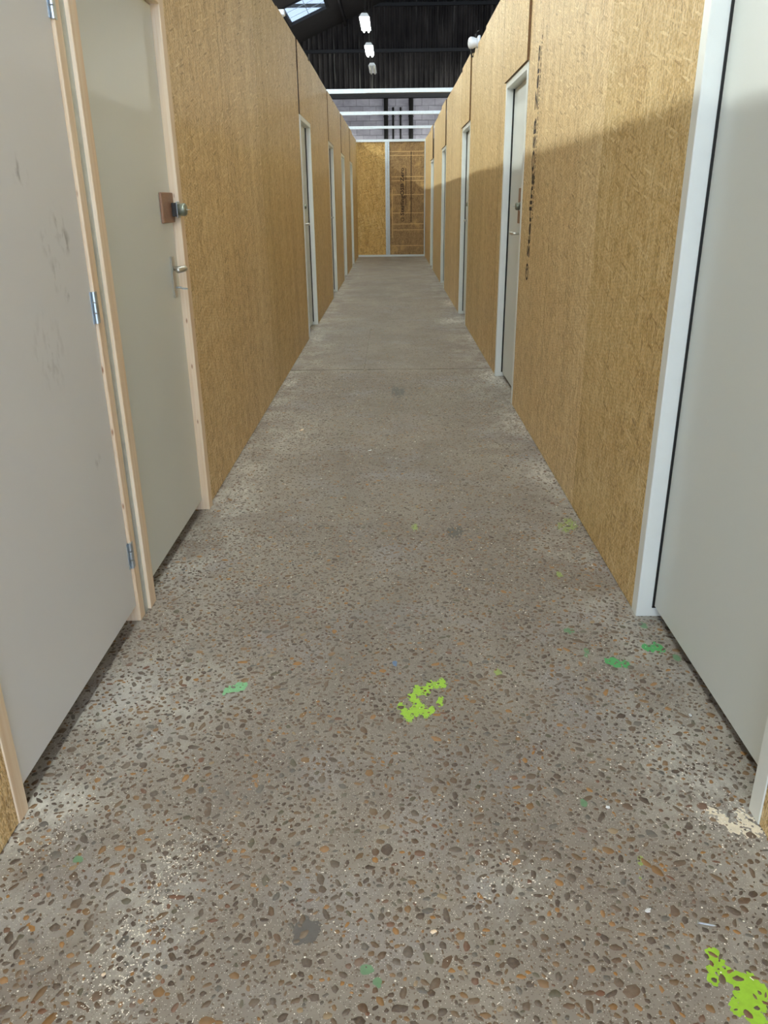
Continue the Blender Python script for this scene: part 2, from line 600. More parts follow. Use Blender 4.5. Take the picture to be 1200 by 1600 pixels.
pts = stone_field()
def seen_size(p):
    x, y, r = p
    vis = abs(x + 0.02) < 0.53 * (0.37 * 1.33 + 0.93 * y) and y > 0.94 and XL + 0.02 < x < XR - 0.02
    d = math.sqrt(x * x + y * y + 1.33 ** 2)
    return r * r / d ** 3 if vis else 0
pts.sort(key=lambda p: -seen_size(p))
near, rest = pts[:300], pts[300:]
protos = []
for q in range(24):
    me = stones_mesh('stone', np.zeros(1), np.zeros(1), np.array([0.01]), 9, np.array([0.0008]))
    me.materials.append(M['stone'])
    protos.append(me)
for q, (x, y, r) in enumerate(near):
    o = link('stone', protos[q % 24], None, floor, (x, y, 0))
    o.rotation_euler.z = random.uniform(0, 6.28)
    o.scale = (r / 0.01, r / 0.01, 1)
A = np.array(rest)
me = stones_mesh('bedded_stones', A[:, 0], A[:, 1], A[:, 2], 7, rng.uniform(0.0002, 0.0009, len(A)))
tag(link('bedded_stones', me, M['stone'], floor), kind='stuff')


def splat(name, mat, label, circ, porous=0.25, gain=0.0, z=0.0005, step=0.0022, seed=0, freq=90.0, parent=None):
    """thin irregular paint film on the floor: contour of a few ellipses, roughened by noise"""
    x0 = min(c[0] - c[2] * 1.5 for c in circ); x1 = max(c[0] + c[2] * 1.5 for c in circ)
    y0 = min(c[1] - c[3] * 1.5 for c in circ); y1 = max(c[1] + c[3] * 1.5 for c in circ)
    step = max(step, (y1 - y0) / 110, (x1 - x0) / 110)
    nx, ny = int((x1 - x0) / step) + 2, int((y1 - y0) / step) + 2
    ey = np.mean([c[3] / c[2] for c in circ]) ** 0.5
    F = np.zeros((nx, ny))
    for i in range(nx):
        for j in range(ny):
            x, y = x0 + i * step, y0 + j * step
            f = max(1 - math.hypot((x - c[0]) / c[2], (y - c[1]) / c[3]) for c in circ)
            if f > -0.5:
                f += 0.34 * noise.noise((x * freq, y * freq / ey, seed)) + 0.16 * noise.noise((x * freq * 2.7, y * freq * 2.7 / ey, seed + 9))
                f -= porous * max(0, noise.noise((x * freq * 3.1, y * freq * 3.1 / ey, seed + 4)) + 0.05) * 3
            F[i, j] = f + gain
    verts, faces, key = [], [], {}
    def vid(p, kk):
        if kk not in key:
            key[kk] = len(verts)
            verts.append((p[0], p[1], z))
        return key[kk]
    for i in range(nx - 1):
        for j in range(ny - 1):
            cr = [(i, j), (i + 1, j), (i + 1, j + 1), (i, j + 1)]
            fs = [F[a] for a in cr]
            if max(fs) <= 0:
                continue
            poly = []
            for q in range(4):
                a, b = cr[q], cr[(q + 1) % 4]
                fa, fb = fs[q], fs[(q + 1) % 4]
                if fa > 0:
                    poly.append(vid((x0 + a[0] * step, y0 + a[1] * step), a))
                if (fa > 0) != (fb > 0):
                    t = fa / (fa - fb)
                    poly.append(vid((x0 + (a[0] + (b[0] - a[0]) * t) * step, y0 + (a[1] + (b[1] - a[1]) * t) * step), tuple(sorted((a, b)))))
            if len(poly) > 2:
                faces.append(poly)
    if not faces:
        return
    me = bpy.data.meshes.new(name)
    me.from_pydata(verts, [], faces)
    o = link(name, me, mat, parent or floor)
    if label:
        o['label'] = label
    return o


for i, (mt, lb, po, fr, ci) in enumerate((
    ('lime', 'lime green paint splat with pitted holes', 0.22, 60, [(0.5957, 1.0633, 0.014, 0.0159), (0.6002, 1.0493, 0.0132, 0.0148), (0.5819, 1.034, 0.0076, 0.0084), (0.5786, 1.0146, 0.0116, 0.0126), (0.5978, 1.0325, 0.011, 0.0122), (0.608, 1.0235, 0.015, 0.0166), (0.6235, 1.0146, 0.0149, 0.0164), (0.6446, 1.0132, 0.0136, 0.0149), (0.634, 0.9914, 0.0214, 0.0232), (0.6501, 0.9914, 0.0174, 0.0188), (0.6185, 0.9702, 0.0211, 0.0226), (0.639, 0.9689, 0.0171, 0.0183), (0.5989, 0.9578, 0.0137, 0.0145), (0.6276, 0.9606, 0.0144, 0.0153), (0.6266, 0.9403, 0.0155, 0.0162), (0.616, 0.9456, 0.0104, 0.0108)]),
    ('lime', 'open ring of flaking lime green paint', 0.4, 110, [(0.1369, 1.9586, 0.0133, 0.0233), (0.1212, 1.9488, 0.0113, 0.0198), (0.1025, 1.9522, 0.0113, 0.0198), (0.088, 1.92, 0.0131, 0.0226), (0.0657, 1.9233, 0.0131, 0.0226), (0.048, 1.8887, 0.0129, 0.022), (0.0619, 1.8609, 0.0127, 0.0215), (0.0162, 1.846, 0.0109, 0.0182), (0.0249, 1.8221, 0.0108, 0.0178), (0.037, 1.7987, 0.0124, 0.0204), (0.0518, 1.822, 0.0143, 0.0238), (0.07, 1.8308, 0.0162, 0.027), (0.0838, 1.8159, 0.0125, 0.0207), (0.1006, 1.8306, 0.009, 0.0149), (0.1256, 1.8605, 0.0091, 0.0153), (0.1305, 1.8819, 0.0073, 0.0124)]),
    ('green_pale', 'pale green paint splat', 0.06, 60, [(-0.4944, 1.9302, 0.0104, 0.0179), (-0.4859, 1.935, 0.0104, 0.018), (-0.4755, 1.9398, 0.0114, 0.0197), (-0.465, 1.9446, 0.0142, 0.0248), (-0.4542, 1.9478, 0.0133, 0.0232), (-0.4471, 1.956, 0.0086, 0.0149), (-0.5, 1.911, 0.0056, 0.0096)]),
    ('green', 'mid green paint splat', 0.2, 70, [(0.6569, 2.0713, 0.0115, 0.0211), (0.6733, 2.0712, 0.0164, 0.0303), (0.684, 2.0622, 0.013, 0.024), (0.7084, 2.056, 0.0146, 0.0269)]),
    ('green', 'mid green paint splat', 0.25, 70, [(0.7988, 2.1505, 0.0135, 0.0256), (0.8113, 2.1472, 0.0118, 0.0224), (0.8369, 2.1534, 0.0168, 0.0322), (0.8473, 2.1438, 0.0084, 0.0159)]),
    ('green_faint', 'faint green paint smear', 0.3, 80, [(0.5753, 2.262, 0.0099, 0.0195), (0.568, 2.2607, 0.0088, 0.0173), (0.5873, 2.2605, 0.007, 0.0138)]),
    ('green_faint', 'faint green paint smear', 0.2, 80, [(0.8749, 2.0908, 0.0118, 0.022)]),
    ('green_faint', 'faint green paint smear', 0.4, 80, [(0.6055, 2.1332, 0.0094, 0.0177), (0.5981, 2.1083, 0.0066, 0.0124)]),
    ('green_faint', 'faint green paint smear', 0.35, 80, [(0.8305, 2.291, 0.0124, 0.0248)]),
    ('green_faint', 'faint green paint smear', 0.1, 80, [(-0.6991, 1.2951, 0.0084, 0.0108), (-0.6913, 1.2933, 0.007, 0.0089)]),
    ('green_faint', 'faint green paint smear', 0.1, 80, [(-0.0582, 1.0329, 0.0107, 0.0118), (-0.0486, 1.0316, 0.006, 0.0065)]),
    ('green_faint', 'faint green paint smear', 0.1, 80, [(-0.0363, 1.0086, 0.0082, 0.0089), (-0.0338, 0.9998, 0.0047, 0.005)]),
    ('lime_thin', 'small lime paint drip', 0.3, 90, [(0.309, 2.0181, 0.0116, 0.0209)]),
    ('blue', 'small blue paint spot', 0.1, 90, [(-0.0012, 2.0662, 0.0079, 0.0144)]),
    ('green_faint', 'faint green paint smear', 0.1, 80, [(0.4439, 1.4637, 0.0091, 0.0127)]),
    ('lime_thin', 'small lime paint drip', 0.1, 80, [(0.5272, 1.2954, 0.0069, 0.0089), (0.5244, 1.2814, 0.0055, 0.007), (0.512, 1.2439, 0.004, 0.005)]),
    ('lime_thin', 'small lime paint drip', 0.3, 80, [(0.6272, 2.6758, 0.0121, 0.0275)]),
    ('lime_thin', 'small lime paint drip', 0.6, 90, [(0.0893, 3.1485, 0.0168, 0.0437)]),
    ('lime_thin', 'small lime paint drip', 0.9, 60, [(0.7724, 3.1805, 0.028, 0.0746), (0.7356, 3.1376, 0.0222, 0.058)]),
    ('tar', 'dark grey filler patch', 0.25, 70, [(-0.1792, 1.1224, 0.0211, 0.0246), (-0.1866, 1.1127, 0.0188, 0.0219), (-0.1666, 1.1224, 0.0168, 0.0197), (-0.1708, 1.1008, 0.0145, 0.0167), (-0.1929, 1.0937, 0.0104, 0.0118)]),
    ('tar', 'dark grey filler patch', 0.5, 40, [(0.253, 3.089, 0.0275, 0.071), (0.2761, 3.1027, 0.0221, 0.057)]),
    ('tar', 'dark grey filler patch', 0.5, 25, [(0.0253, 5.7426, 0.0478, 0.2167), (0.0638, 5.7621, 0.0287, 0.129)]),
    ('plaster', 'cream plaster spilled on the concrete', 0.55, 60, [(0.7396, 1.4369, 0.0163, 0.0228), (0.7519, 1.4116, 0.0183, 0.0253), (0.7639, 1.3869, 0.0159, 0.0217), (0.8, 1.4215, 0.0184, 0.0255), (0.8062, 1.4015, 0.0218, 0.0301), (0.8124, 1.3819, 0.018, 0.0245), (0.7868, 1.3723, 0.0143, 0.0194)]),
)):
    splat('paint_splat' if 'paint' in lb else ('plaster_patch' if 'plaster' in lb else 'filler_patch'), M[mt], lb, ci, po, 0.20 if 'ring' in lb else (0.10 if 'pitted' in lb else 0.0), seed=i * 13.7, freq=fr)

# ---------------------------------------------------------------- partitions
DT = 2.105                                # top of the white door frames
L_DOORS = {3: (8.27, 9.28), 4: (11.85, 12.80), 5: (14.78, 15.70), 6: (17.73, 18.72)}
R_DOORS = {7: (1.393, 2.405), 8: (5.345, 6.330), 9: (9.10, 10.09), 10: (13.07, 14.05), 11: (17.05, 17.95)}


def wall(name, side, X, label, boards):
    s = side
    bm = bmesh.new()
    box(bm, X + s * 0.16, X + s * 0.20, -1.0, YB + 0.1, 0.0, T - 0.05)  # unseen slab added behind boards and doors to keep the gaps dark
    w = bmobj(name, bm, M['core'])
    tag(w, label, 'wall', kind='structure')
    for i, (y0, y1, z0, z1, cut) in enumerate(boards):
        h = T + random.uniform(-0.02, 0.016) if z1 is None else z1
        a, b = y0 + 0.0005, y1 - 0.0005
        pr = random.uniform(0, 0.0012)
        out = [(a, z0), (b, z0), (b, h), (a, h)]
        if cut is not None:
            # the piece over the door laps proud over the frame head, the rest of the board stands beside it
            c0, c1, ct = cut
            o = bmobj('osb_panel', prism([(c0 - 0.012, ct - 0.004), (c1 + 0.012, ct - 0.004), (c1 + 0.012, h + 0.012), (c0 - 0.012, h + 0.012)], X - s * (0.016 if s > 0 else (0.005 if y0 < 9 else 0.010)), X - s * 0.0005, 1), M['osb'], w)
            o.data.materials.append(M['osb_edge'])
            out = [(c1 + 0.0005, z0), (b, z0), (b, h), (c1 + 0.0005, h)]
            pr = 0.0
        o = bmobj('osb_panel', prism(out, X - s * pr, X + s * 0.018, 1), M['osb'], w)
        o.data.materials.append(M['osb_edge'])
    return w


Z0 = 0.004
lb = [(-1.0, 0.2, Z0, None, None), (0.2, 1.40, Z0, None, None),
      (1.40, 2.40, 2.082, None, None), (2.40, 3.44, 2.082, None, None)]
for a, b in ((3.44, 4.52), (4.52, 5.70), (5.70, 6.92), (6.92, 8.19)):
    lb.append((a, b, Z0, None, None))
lb += [(8.19, 9.45, Z0, None, (8.27, 9.28, DT)), (9.45, 10.65, Z0, None, None), (10.65, 11.83, Z0, None, None),
       (11.83, 13.07, Z0, None, (11.85, 12.80, DT)), (13.07, 14.72, Z0, None, None),
       (14.72, 15.95, Z0, None, (14.78, 15.70, DT)), (15.95, 17.70, Z0, None, None),
       (17.70, 18.95, Z0, None, (17.73, 18.72, DT)), (18.95, 19.98, Z0, None, None), (19.98, YB, Z0, None, None)]
wall_left = wall('wall_left', -1, XL, 'straw coloured strand board partition with the two pine framed doors', lb)
rb = [(-1.0, 0.2, Z0, None, None), (0.2, 1.393, Z0, None, None), (1.397, 2.401, DT, None, None),
      (2.405, 3.38, Z0, None, None), (3.38, 4.36, Z0, None, None), (4.36, 5.33, Z0, None, None),
      (5.33, 6.58, Z0, None, (5.345, 6.330, DT)), (6.58, 7.83, Z0, None, None), (7.83, 9.085, Z0, None, None),
      (9.085, 10.35, Z0, None, (9.10, 10.09, DT)), (10.35, 11.7, Z0, None, None), (11.7, 12.99, Z0, None, None),
      (12.99, 14.25, Z0, None, (13.07, 14.05, DT)), (14.25, 15.5, Z0, None, None), (15.5, 16.75, Z0, None, None),
      (16.75, 18.05, Z0, None, (17.05, 17.95, DT)), (18.05, 19.9, Z0, None, None), (19.9, YB, Z0, None, None)]
wall_right = wall('wall_right', 1, XR, 'straw coloured strand board partition with white framed doors and stamped lettering', rb)

# steel stud standing between the two pine frames
s_ = boxobj('steel_stud', (XL - 0.045, XL + 0.002, 2.389, 2.423, 0.0, 2.085), M['galv'], wall_left)


# ---------------------------------------------------------------- doors
def door(n, X, s, o0, o1, zt, label, pine_frame=False, gap=0.028, rec=0.055, jw=0.045, proud=0.0, lock='near', hinges=None, leafm='leaf', lock_parts=True, handle=True):
    """o0, o1: outer edges of the frame along the wall; s = +1 for the right partition"""
    d = lambda v: X + s * v                   # depth into the wall
    e = bpy.data.objects.new('door_%d' % n, None)
    COL.objects.link(e)
    e.location = (X, (o0 + o1) / 2, 0)
    bpy.context.view_layer.update()
    inv = Matrix.Translation((-X, -(o0 + o1) / 2, 0))
    def own(o, p):
        o.data.transform(inv) if p is e else None
        return o
    tag(e, label, 'door', kind='structure')
    fm = M['pine'] if pine_frame else M['white']
    f = -0.003 - proud
    def B(name, b, mat, par, bev=0.0):
        bm = bmesh.new()
        box(bm, *b, bev)
        bm.transform(inv)
        return bmobj(name, bm, mat, par)
    foot = 0.0
    # each jamb: face piece plus a rebate step
    for a0, a1, sg in ((o0, o0 + jw, 1), (o1 - jw, o1, -1)):
        B('jamb', (d(f), d(rec + 0.052), a0, a1, foot, zt), fm, e, 0.002)
        inner = a1 if sg > 0 else a0
        B('door_stop', (d(rec + 0.050), d(rec + 0.085), inner - sg * 0.02, inner + sg * 0.018, foot + 0.004, zt - jw), fm, e, 0.001)
    B('head_rail', (d(f), d(rec + 0.052), o0 + jw, o1 - jw, zt - jw, zt), fm, e, 0.002)
    if not pine_frame:
        B('shadow_strip', (d(0.0015), d(0.016), o0 + 0.002, o1 - 0.002, zt + 0.0005, zt + 0.004), M['rubber_and_shade'], e)  # black strip standing for the seam shadow above the frame head
    g = 0.003
    gf = 0.0045 if not pine_frame else 0.003
    l0, l1 = (o0 + jw + g, o1 - jw - gf)
    leaf = B('door_leaf', (d(rec), d(rec + 0.042), l0, l1, gap, zt - jw - 0.004), M[leafm], e, 0.0012)
    if not pine_frame:
        B('gap_shade_strip', (d(rec - (0.007 if n == 7 else 0.011)), d(rec + 0.03), o1 - jw - 0.0042, o1 - jw - 0.0005, 0.035, zt - jw - 0.002), M['rubber_and_shade'], e)  # black strip in place of the shade in the gap beside the leaf
    if hinges:
        for z in hinges:
            bm = bmesh.new()
            y = l1 + 0.001
            for q in range(3):
                tube(bm, [(d(rec - 0.007), y, z - 0.045 + q * 0.031), (d(rec - 0.007), y, z - 0.017 + q * 0.031)], 0.0065, 10)
            box(bm, d(rec - 0.002), d(rec + 0.0005), y - 0.014, y + 0.0, z - 0.045, z + 0.045)
            box(bm, d(f - 0.0015), d(f + 0.001), y + 0.003, y + 0.018, z - 0.045, z + 0.045)
            bm.transform(inv)
            bmobj('hinge', bm, M['zinc'], e)
    sg = 1 if lock == 'near' else -1          # towards the hinge side
    yl = l0 if lock == 'near' else l1
    fx = rec
    if lock_parts:
        # brown spacer board, flange and barrel lock with its key
        if pine_frame:
            y0, y1, z0_, z1_ = yl - 0.165, yl - 0.002, 1.258, 1.370
            face = rec - 0.012                # depth of the board's face
            B('mounting_plate', (d(face), d(rec - 0.0003), y0, y1, z0_, z1_), M['plate'], leaf, 0.002)
            cy, cz = yl - 0.030, 1.306
            B('lock_spacer', (d(face - 0.022), d(face), cy - 0.010, cy + 0.010, cz - 0.026, cz + 0.026), M['steel_dark'], leaf, 0.001)
            face -= 0.022
        else:
            y0, y1, z0_, z1_ = yl + 0.235, yl + 0.40, 1.175, 1.400
            face = rec - 0.012
            B('mounting_plate', (d(face), d(rec - 0.0003), y0, y1, z0_, z1_), M['plate'], leaf, 0.002)
            cy, cz = yl + 0.29, 1.285
        fs = face
        B('lock_flange', (d(fs - 0.004), d(fs), cy - 0.022, cy + 0.022, cz - 0.030, cz + 0.030), M['zinc'], leaf, 0.001)
        bm = bmesh.new()
        prof = [(0.0, .021), (.006, .0235), (.020, .0245), (.027, .023), (.031, .018), (.032, .006)]
        tube(bm, [(d(fs - 0.004 - a), cy, cz) for a, r in prof], [r for a, r in prof], 20)
        bm.transform(inv)
        bmobj('barrel_lock', bm, M['lock'], leaf, smooth=True)
        bm = bmesh.new()
        box(bm, d(fs - 0.036), d(fs - 0.050), cy - 0.010, cy + 0.010, cz - 0.0012, cz + 0.0012, 0.0004)
        box(bm, d(fs - 0.030), d(fs - 0.037), cy - 0.004, cy + 0.004, cz - 0.001, cz + 0.001)
        bm.transform(inv)
        bmobj('key', bm, M['zinc'], leaf)
    if handle:
        hy = yl + sg * (0.082 if pine_frame else 0.31)
        hz = 1.055 if pine_frame else 1.08
        B('handle_plate', (d(fx - 0.008), d(fx), hy - 0.020, hy + 0.020, hz - 0.085, hz + 0.078), M['chrome'], leaf, 0.003)
        bm = bmesh.new()
        zc = hz + 0.03
        tube(bm, [(d(fx - 0.006), hy, zc), (d(fx - 0.030), hy, zc), (d(fx - 0.046), hy, zc), (d(fx - 0.054), hy + sg * 0.012, zc), (d(fx - 0.055), hy + sg * 0.05, zc), (d(fx - 0.052), hy + sg * 0.115, zc)],
             [0.009, 0.009, 0.010, 0.0115, 0.0115, 0.010], 10)
        bm.transform(inv)
        bmobj('lever_handle', bm, M['chrome'], leaf, smooth=True)
        if pine_frame:
            bm = bmesh.new()
            zk = hz - 0.045
            tube(bm, [(d(fx - 0.006), hy, zk), (d(fx - 0.03), hy, zk)], 0.004, 8)
            ring = [(d(fx - 0.030 - 0.012 * (1 - math.cos(a))), hy - 0.014 * math.sin(a), zk - 0.006 * math.sin(a * 0.5)) for a in [2 * math.pi * q / 14 for q in range(15)]]
            tube(bm, ring, 0.0022, 6)
            bm.transform(inv)
            bmobj('key', bm, M['zinc'], leaf, smooth=True)
    return e


PT = 2.080
door(1, XL, -1, 1.400, 2.387, PT, 'pale grey scuffed door with pine frame and three hinges, nearest on its side', True, gap=0.062, rec=0.006, jw=0.048, lock_parts=False, handle=False, hinges=(0.248, 1.048, 1.822), leafm='leaf_scuffed')
door(2, XL, -1, 2.425, 3.440, PT, 'grey door in pine frame with brown lock plate and lever handle', True, gap=0.050, rec=0.020, jw=0.062, proud=0.010, lock='far')
lab_l = ['white framed door on the left wall, first past the pine framed pair', 'white framed door on the left wall, second past the pine framed pair',
         'white framed door on the left wall, third past the pine framed pair', 'white framed door on the left wall, nearest the end wall']
for (n, (a, b)), lbx in zip(L_DOORS.items(), lab_l):
    door(n, XL, -1, a, b, DT, lbx, lock_parts=n < 5, handle=n < 5)
lab_r = ['large grey door with bluish white frame cut off by the right edge of the photo', 'white framed door beside the dark stamped lettering',
         'white framed door on the right wall below the white camera', 'white framed door on the right wall, fourth from the front', 'white framed door on the right wall, last before the end wall']
for (n, (a, b)), lbx in zip(R_DOORS.items(), lab_r):
    door(n, XR, 1, a, b, DT, lbx, lock_parts=7 < n < 10, handle=7 < n < 10, gap=0.042 if n == 7 else 0.03, jw=0.052 if n == 7 else 0.045)

# ---------------------------------------------------------------- end wall
EX0, EX1 = XL - 0.018, XR + 0.018
MID = -0.105
wall_back = boxobj('wall_back', (EX0, EX1, YB + 0.09, YB + 0.13, 0.0, T), M['core'])
tag(wall_back, 'end wall of two strand boards behind a galvanised steel frame', 'wall', kind='structure')
boxobj('osb_panel', (EX0 + 0.004, MID - 0.0, YB + 0.046, YB + 0.066, 0.01, T - 0.01), M['osb_end'], wall_back)
bp = boxobj('osb_panel', (MID + 0.003, EX1 - 0.004, YB + 0.045, YB + 0.065, 0.01, T - 0.01), M['osb_back'], wall_back)
bp['label'] = 'brown board with stamped lettering and pale lines'


def channel(name, x0, x1, z0, z1, par, vertical):
    bm = bmesh.new()
    if vertical:
        box(bm, x0, x1, YB - 0.002, YB + 0.0, z0, z1)
        box(bm, x0, x0 + 0.002, YB, YB + 0.042, z0, z1)
        box(bm, x1 - 0.002, x1, YB, YB + 0.042, z0, z1)
    else:
        box(bm, x0, x1, YB - 0.002, YB, z0, z1)
        box(bm, x0, x1, YB, YB + 0.042, z1 - 0.002, z1)
        box(bm, x0, x1, YB, YB + 0.042, z0, z0 + 0.002)
    return bmobj(name, bm, M['galv' if vertical else 'galv_bright'], par)


channel('top_track', EX0 + 0.02, EX1 - 0.02, T - 0.055, T, wall_back, False)
channel('bottom_track', EX0 + 0.02, EX1 - 0.02, 0.0, 0.045, wall_back, False)
channel('steel_stud', MID - 0.06, MID - 0.004, 0.045, T - 0.055, wall_back, True)
channel('steel_stud', MID + 0.002, MID + 0.045, 0.045, T - 0.055, wall_back, True)
channel('steel_stud', EX1 - 0.042, EX1 - 0.019, 0.045, T - 0.055, wall_back, True)

YP = YB + 0.0448
for z in (2.44, 2.35, 1.87, 1.78, 1.46, 1.03, 0.77, 0.63, 0.25):
    x1 = EX1 - 0.05
    x0 = MID + 0.09 if z < 2.0 else MID + 0.05
    boxobj('printed_line', (x0, x1, YP - 0.0006, YP, z, z + 0.018), M['line'], bp)
for (x, w, z0, z1) in ((0.475, 0.020, 0.82, 2.46), (0.345, 0.016, 1.22, 2.08), (0.005, 0.022, 0.45, 1.6)):
    boxobj('printed_line', (x - w / 2, x + w / 2, YP - 0.0006, YP, z0, z1), M['print'] if w < 0.022 else M['line'], bp)


def lettering(txt, size, length, mat_world, par, squeeze=1.0):
    cu = bpy.data.curves.new('lettering', 'FONT')
    cu.body = txt
    cu.size = size
    cu.extrude = 0.0004
    cu.offset = size * 0.022
    cu.resolution_u = 2
    t = bpy.data.objects.new('lettering_source', cu)
    COL.objects.link(t)
    bpy.context.view_layer.update()
    me = bpy.data.meshes.new_from_object(t.evaluated_get(bpy.context.evaluated_depsgraph_get()))
    bpy.data.objects.remove(t)
    bpy.data.curves.remove(cu)
    xs = [v.co.x for v in me.vertices]
    k = length / (max(xs) - min(xs))
    for v in me.vertices:
        v.co.x *= k
    me.transform(mat_world)
    me.materials.clear()
    return link('lettering', me, M['print'], par)


def ring_logo(par, frame):
    """the ringed emblem stamped before the words"""
    bm = bmesh.new()
    n = 28
    for (ra, rb, a0, a1) in ((0.036, 0.050, 0, 2 * math.pi), (0.010, 0.024, -0.9, 2.6)):
        prev = None
        for q in range(n + 1):
            a = a0 + (a1 - a0) * q / n
            cur = [bm.verts.new((r * math.cos(a), r * math.sin(a), 0)) for r in (ra, rb)]
            if prev:
                bm.faces.new((prev[0], prev[1], cur[1], cur[0]))
            prev = cur
    bm.transform(frame)
    return bmobj('stamped_emblem', bm, M['print'], par)


# text frame: local x runs up the board, local y is the top of the letters
F_back = Matrix(((0, -1, 0, 0.295), (0, 0, -1, YP - 0.0006), (1, 0, 0, 0.98), (0, 0, 0, 1)))
lettering('SterlingOSB Zero', 0.125, 1.10, F_back, bp)
ring_logo(bp, Matrix(((0, -1, 0, 0.255), (0, 0, -1, YP - 0.0008), (1, 0, 0, 0.89), (0, 0, 0, 1))))
pr = [o for o in wall_right.children if o.name.startswith('osb_panel')][5]
F_right = Matrix(((0, 0, -1, XR - 0.0016), (0, 1, 0, 4.955), (1, 0, 0, 1.00), (0, 0, 0, 1)))
lettering('SterlingOSB Zero', 0.115, 1.12, F_right, pr)
ring_logo(pr, Matrix(((0, 0, -1, XR - 0.0018), (0, 1, 0, 5.0), (1, 0, 0, 0.915), (0, 0, 0, 1))))
zz = 1.22
bm = bmesh.new()
while zz < 2.16:                            # row of tiny stamped marks beside the words
    l = random.uniform(0.008, 0.022)
    box(bm, XR - 0.0020, XR - 0.0014, 4.905, 4.918, zz, zz + l)
    zz += l + random.uniform(0.006, 0.014)
bmobj('stamped_small_print', bm, M['print'], pr)

# ---------------------------------------------------------------- rails over the corridor
for y, lbx in ((12.22, 'galvanised steel rail across the corridor tops, nearest of three'), (15.17, 'galvanised steel rail across the corridor tops, middle of three'), (18.03, 'galvanised steel rail across the corridor tops, last before the end wall')):
    bm = bmesh.new()
    z = T + 0.002
    xa, xb = XL - 0.30, XR + 0.30
    xm = -0.35
    box(bm, xa, xb, y - 0.03, y - 0.028, z, z + 0.05)
    box(bm, xa, xb, y - 0.028, y + 0.03, z, z + 0.002)
    box(bm, xa, xb, y - 0.028, y + 0.03, z + 0.048, z + 0.05)
    o = bmobj('ceiling_rail', bm, M['galv_bright'])
    tag(o, lbx, 'rail', 'rails over the corridor')
    boxobj('joining_sleeve', (xa, xm, y - 0.034, y - 0.0305, z - 0.004, z + 0.046), M['galv_bright'], o)

# ---------------------------------------------------------------- shed shell
bm = bmesh.new()
out = [(-10, 0), (16, 0), (16, roof_z(16)), (RIDGE_X, roof_z(RIDGE_X)), (-10, roof_z(-10))]
fa = [bm.verts.new((x, YG + 0.25, z)) for x, z in out]
fb = [bm.verts.new((x, YG + 0.35, z)) for x, z in out]
bm.faces.new(fa)
bm.faces.new(list(reversed(fb)))
for i in range(5):
    bm.faces.new((fa[i], fb[i], fb[(i + 1) % 5], fa[(i + 1) % 5]))
wall_gable = bmobj('wall_gable', bm, M['beam'])
tag(wall_gable, 'shed gable of pale blockwork under black corrugated cladding', 'wall', kind='structure')
boxobj('mortar_bed', (-10, 16, YG + 0.03, YG + 0.22, 0.0, 4.58), M['mortar'], wall_gable)
bme = None
BW, BH, J = 0.44, 0.215, 0.01
z = 2.10
row = 0
while z + BH < 4.6:
    x = -3.0 + (BW / 2 + J / 2 if row % 2 else 0)
    while x < 3.0:
        if bme is None:
            o = boxobj('concrete_block', (0, BW, 0, 0.06, 0, BH), M['block'], wall_gable, 0.004)
            bme = o.data
        else:
            o = link('concrete_block', bme, None, wall_gable)
        o.location = (x, YG + random.uniform(-0.002, 0.003), z)
        x += BW + J
    z += BH + J
    row += 1
boxobj('blockwork', (-10, 16, YG + 0.001, YG + 0.03, 0.0, 2.095), M['block'], wall_gable)
for x0, x1 in ((-10, -3.02), (3.2, 16)):
    boxobj('blockwork', (x0, x1, YG + 0.001, YG + 0.03, 2.095, 4.58), M['block'], wall_gable)

for i in range(26):                          # corrugated sheets, one part each
    x0 = -10 + i
    bm = bmesh.new()
    n = 42
    prev = None
    oy = 0.018 * (i % 2)
    for q in range(n + 1):
        x = x0 + 1.02 * q / n
        y = YG - 0.03 - oy + 0.045 * math.sin(2 * math.pi * (x / 0.17))
        cur = [bm.verts.new((x, y, 4.66)), bm.verts.new((x, y, max(4.7, roof_z(x) + 0.05)))]
        if prev:
            bm.faces.new((prev[0], cur[0], cur[1], prev[1]))
        prev = cur
    bmobj('cladding_sheet', bm, M['clad'], wall_gable, smooth=True)
for z, h in ((5.93, 0.10), (7.25, 0.10)):
    boxobj('sheeting_rail', (-10, 16, YG - 0.16, YG - 0.075, z, z + h), M['beam'], wall_gable)
boxobj('steel_sill', (-10, 16, YG - 0.13, YG + 0.0, 4.585, 4.655), M['beam'], wall_gable)
boxobj('flashing', (-10, 16, YG - 0.11, YG - 0.075, 4.66, 4.80), M['steel_dark'], wall_gable)
for x, r, lbx in ((-0.19, 0.075, 'wide dark pipe up the blockwork, leftmost of four'), (0.055, 0.035, 'thin dark pipe up the blockwork, second of four'),
                  (0.31, 0.03, 'thin dark pipe up the blockwork, third of four'), (0.67, 0.075, 'wide dark pipe up the blockwork, rightmost of four')):
    bm = bmesh.new()
    tube(bm, [(x, YG - r - 0.01, 0.0), (x, YG - r - 0.01, 4.56 if r > 0.05 else 4.3)], r, 14)
    o = bmobj('wall_pipe', bm, M['steel_dark'], None, smooth=True)
    tag(o, lbx, 'pipe', 'pipes on the blockwork')
    for zc in (3.0, 4.0):
        boxobj('pipe_clip', (x - r - 0.02, x + r + 0.02, YG - 0.03, YG - 0.004, zc, zc + 0.03), M['steel_dark'], o)

# side walls of the shed
for nm, x0, x1 in (('wall_shed_left', -10.1, -10.0), ('wall_shed_right', 16.0, 16.1)):
    o = boxobj(nm, (x0, x1, -5, YG, 0, 3.5), M['beam'])
    tag(o, 'dark side wall of the shed beyond the %s partition' % nm.split('_')[-1], 'wall', kind='structure')

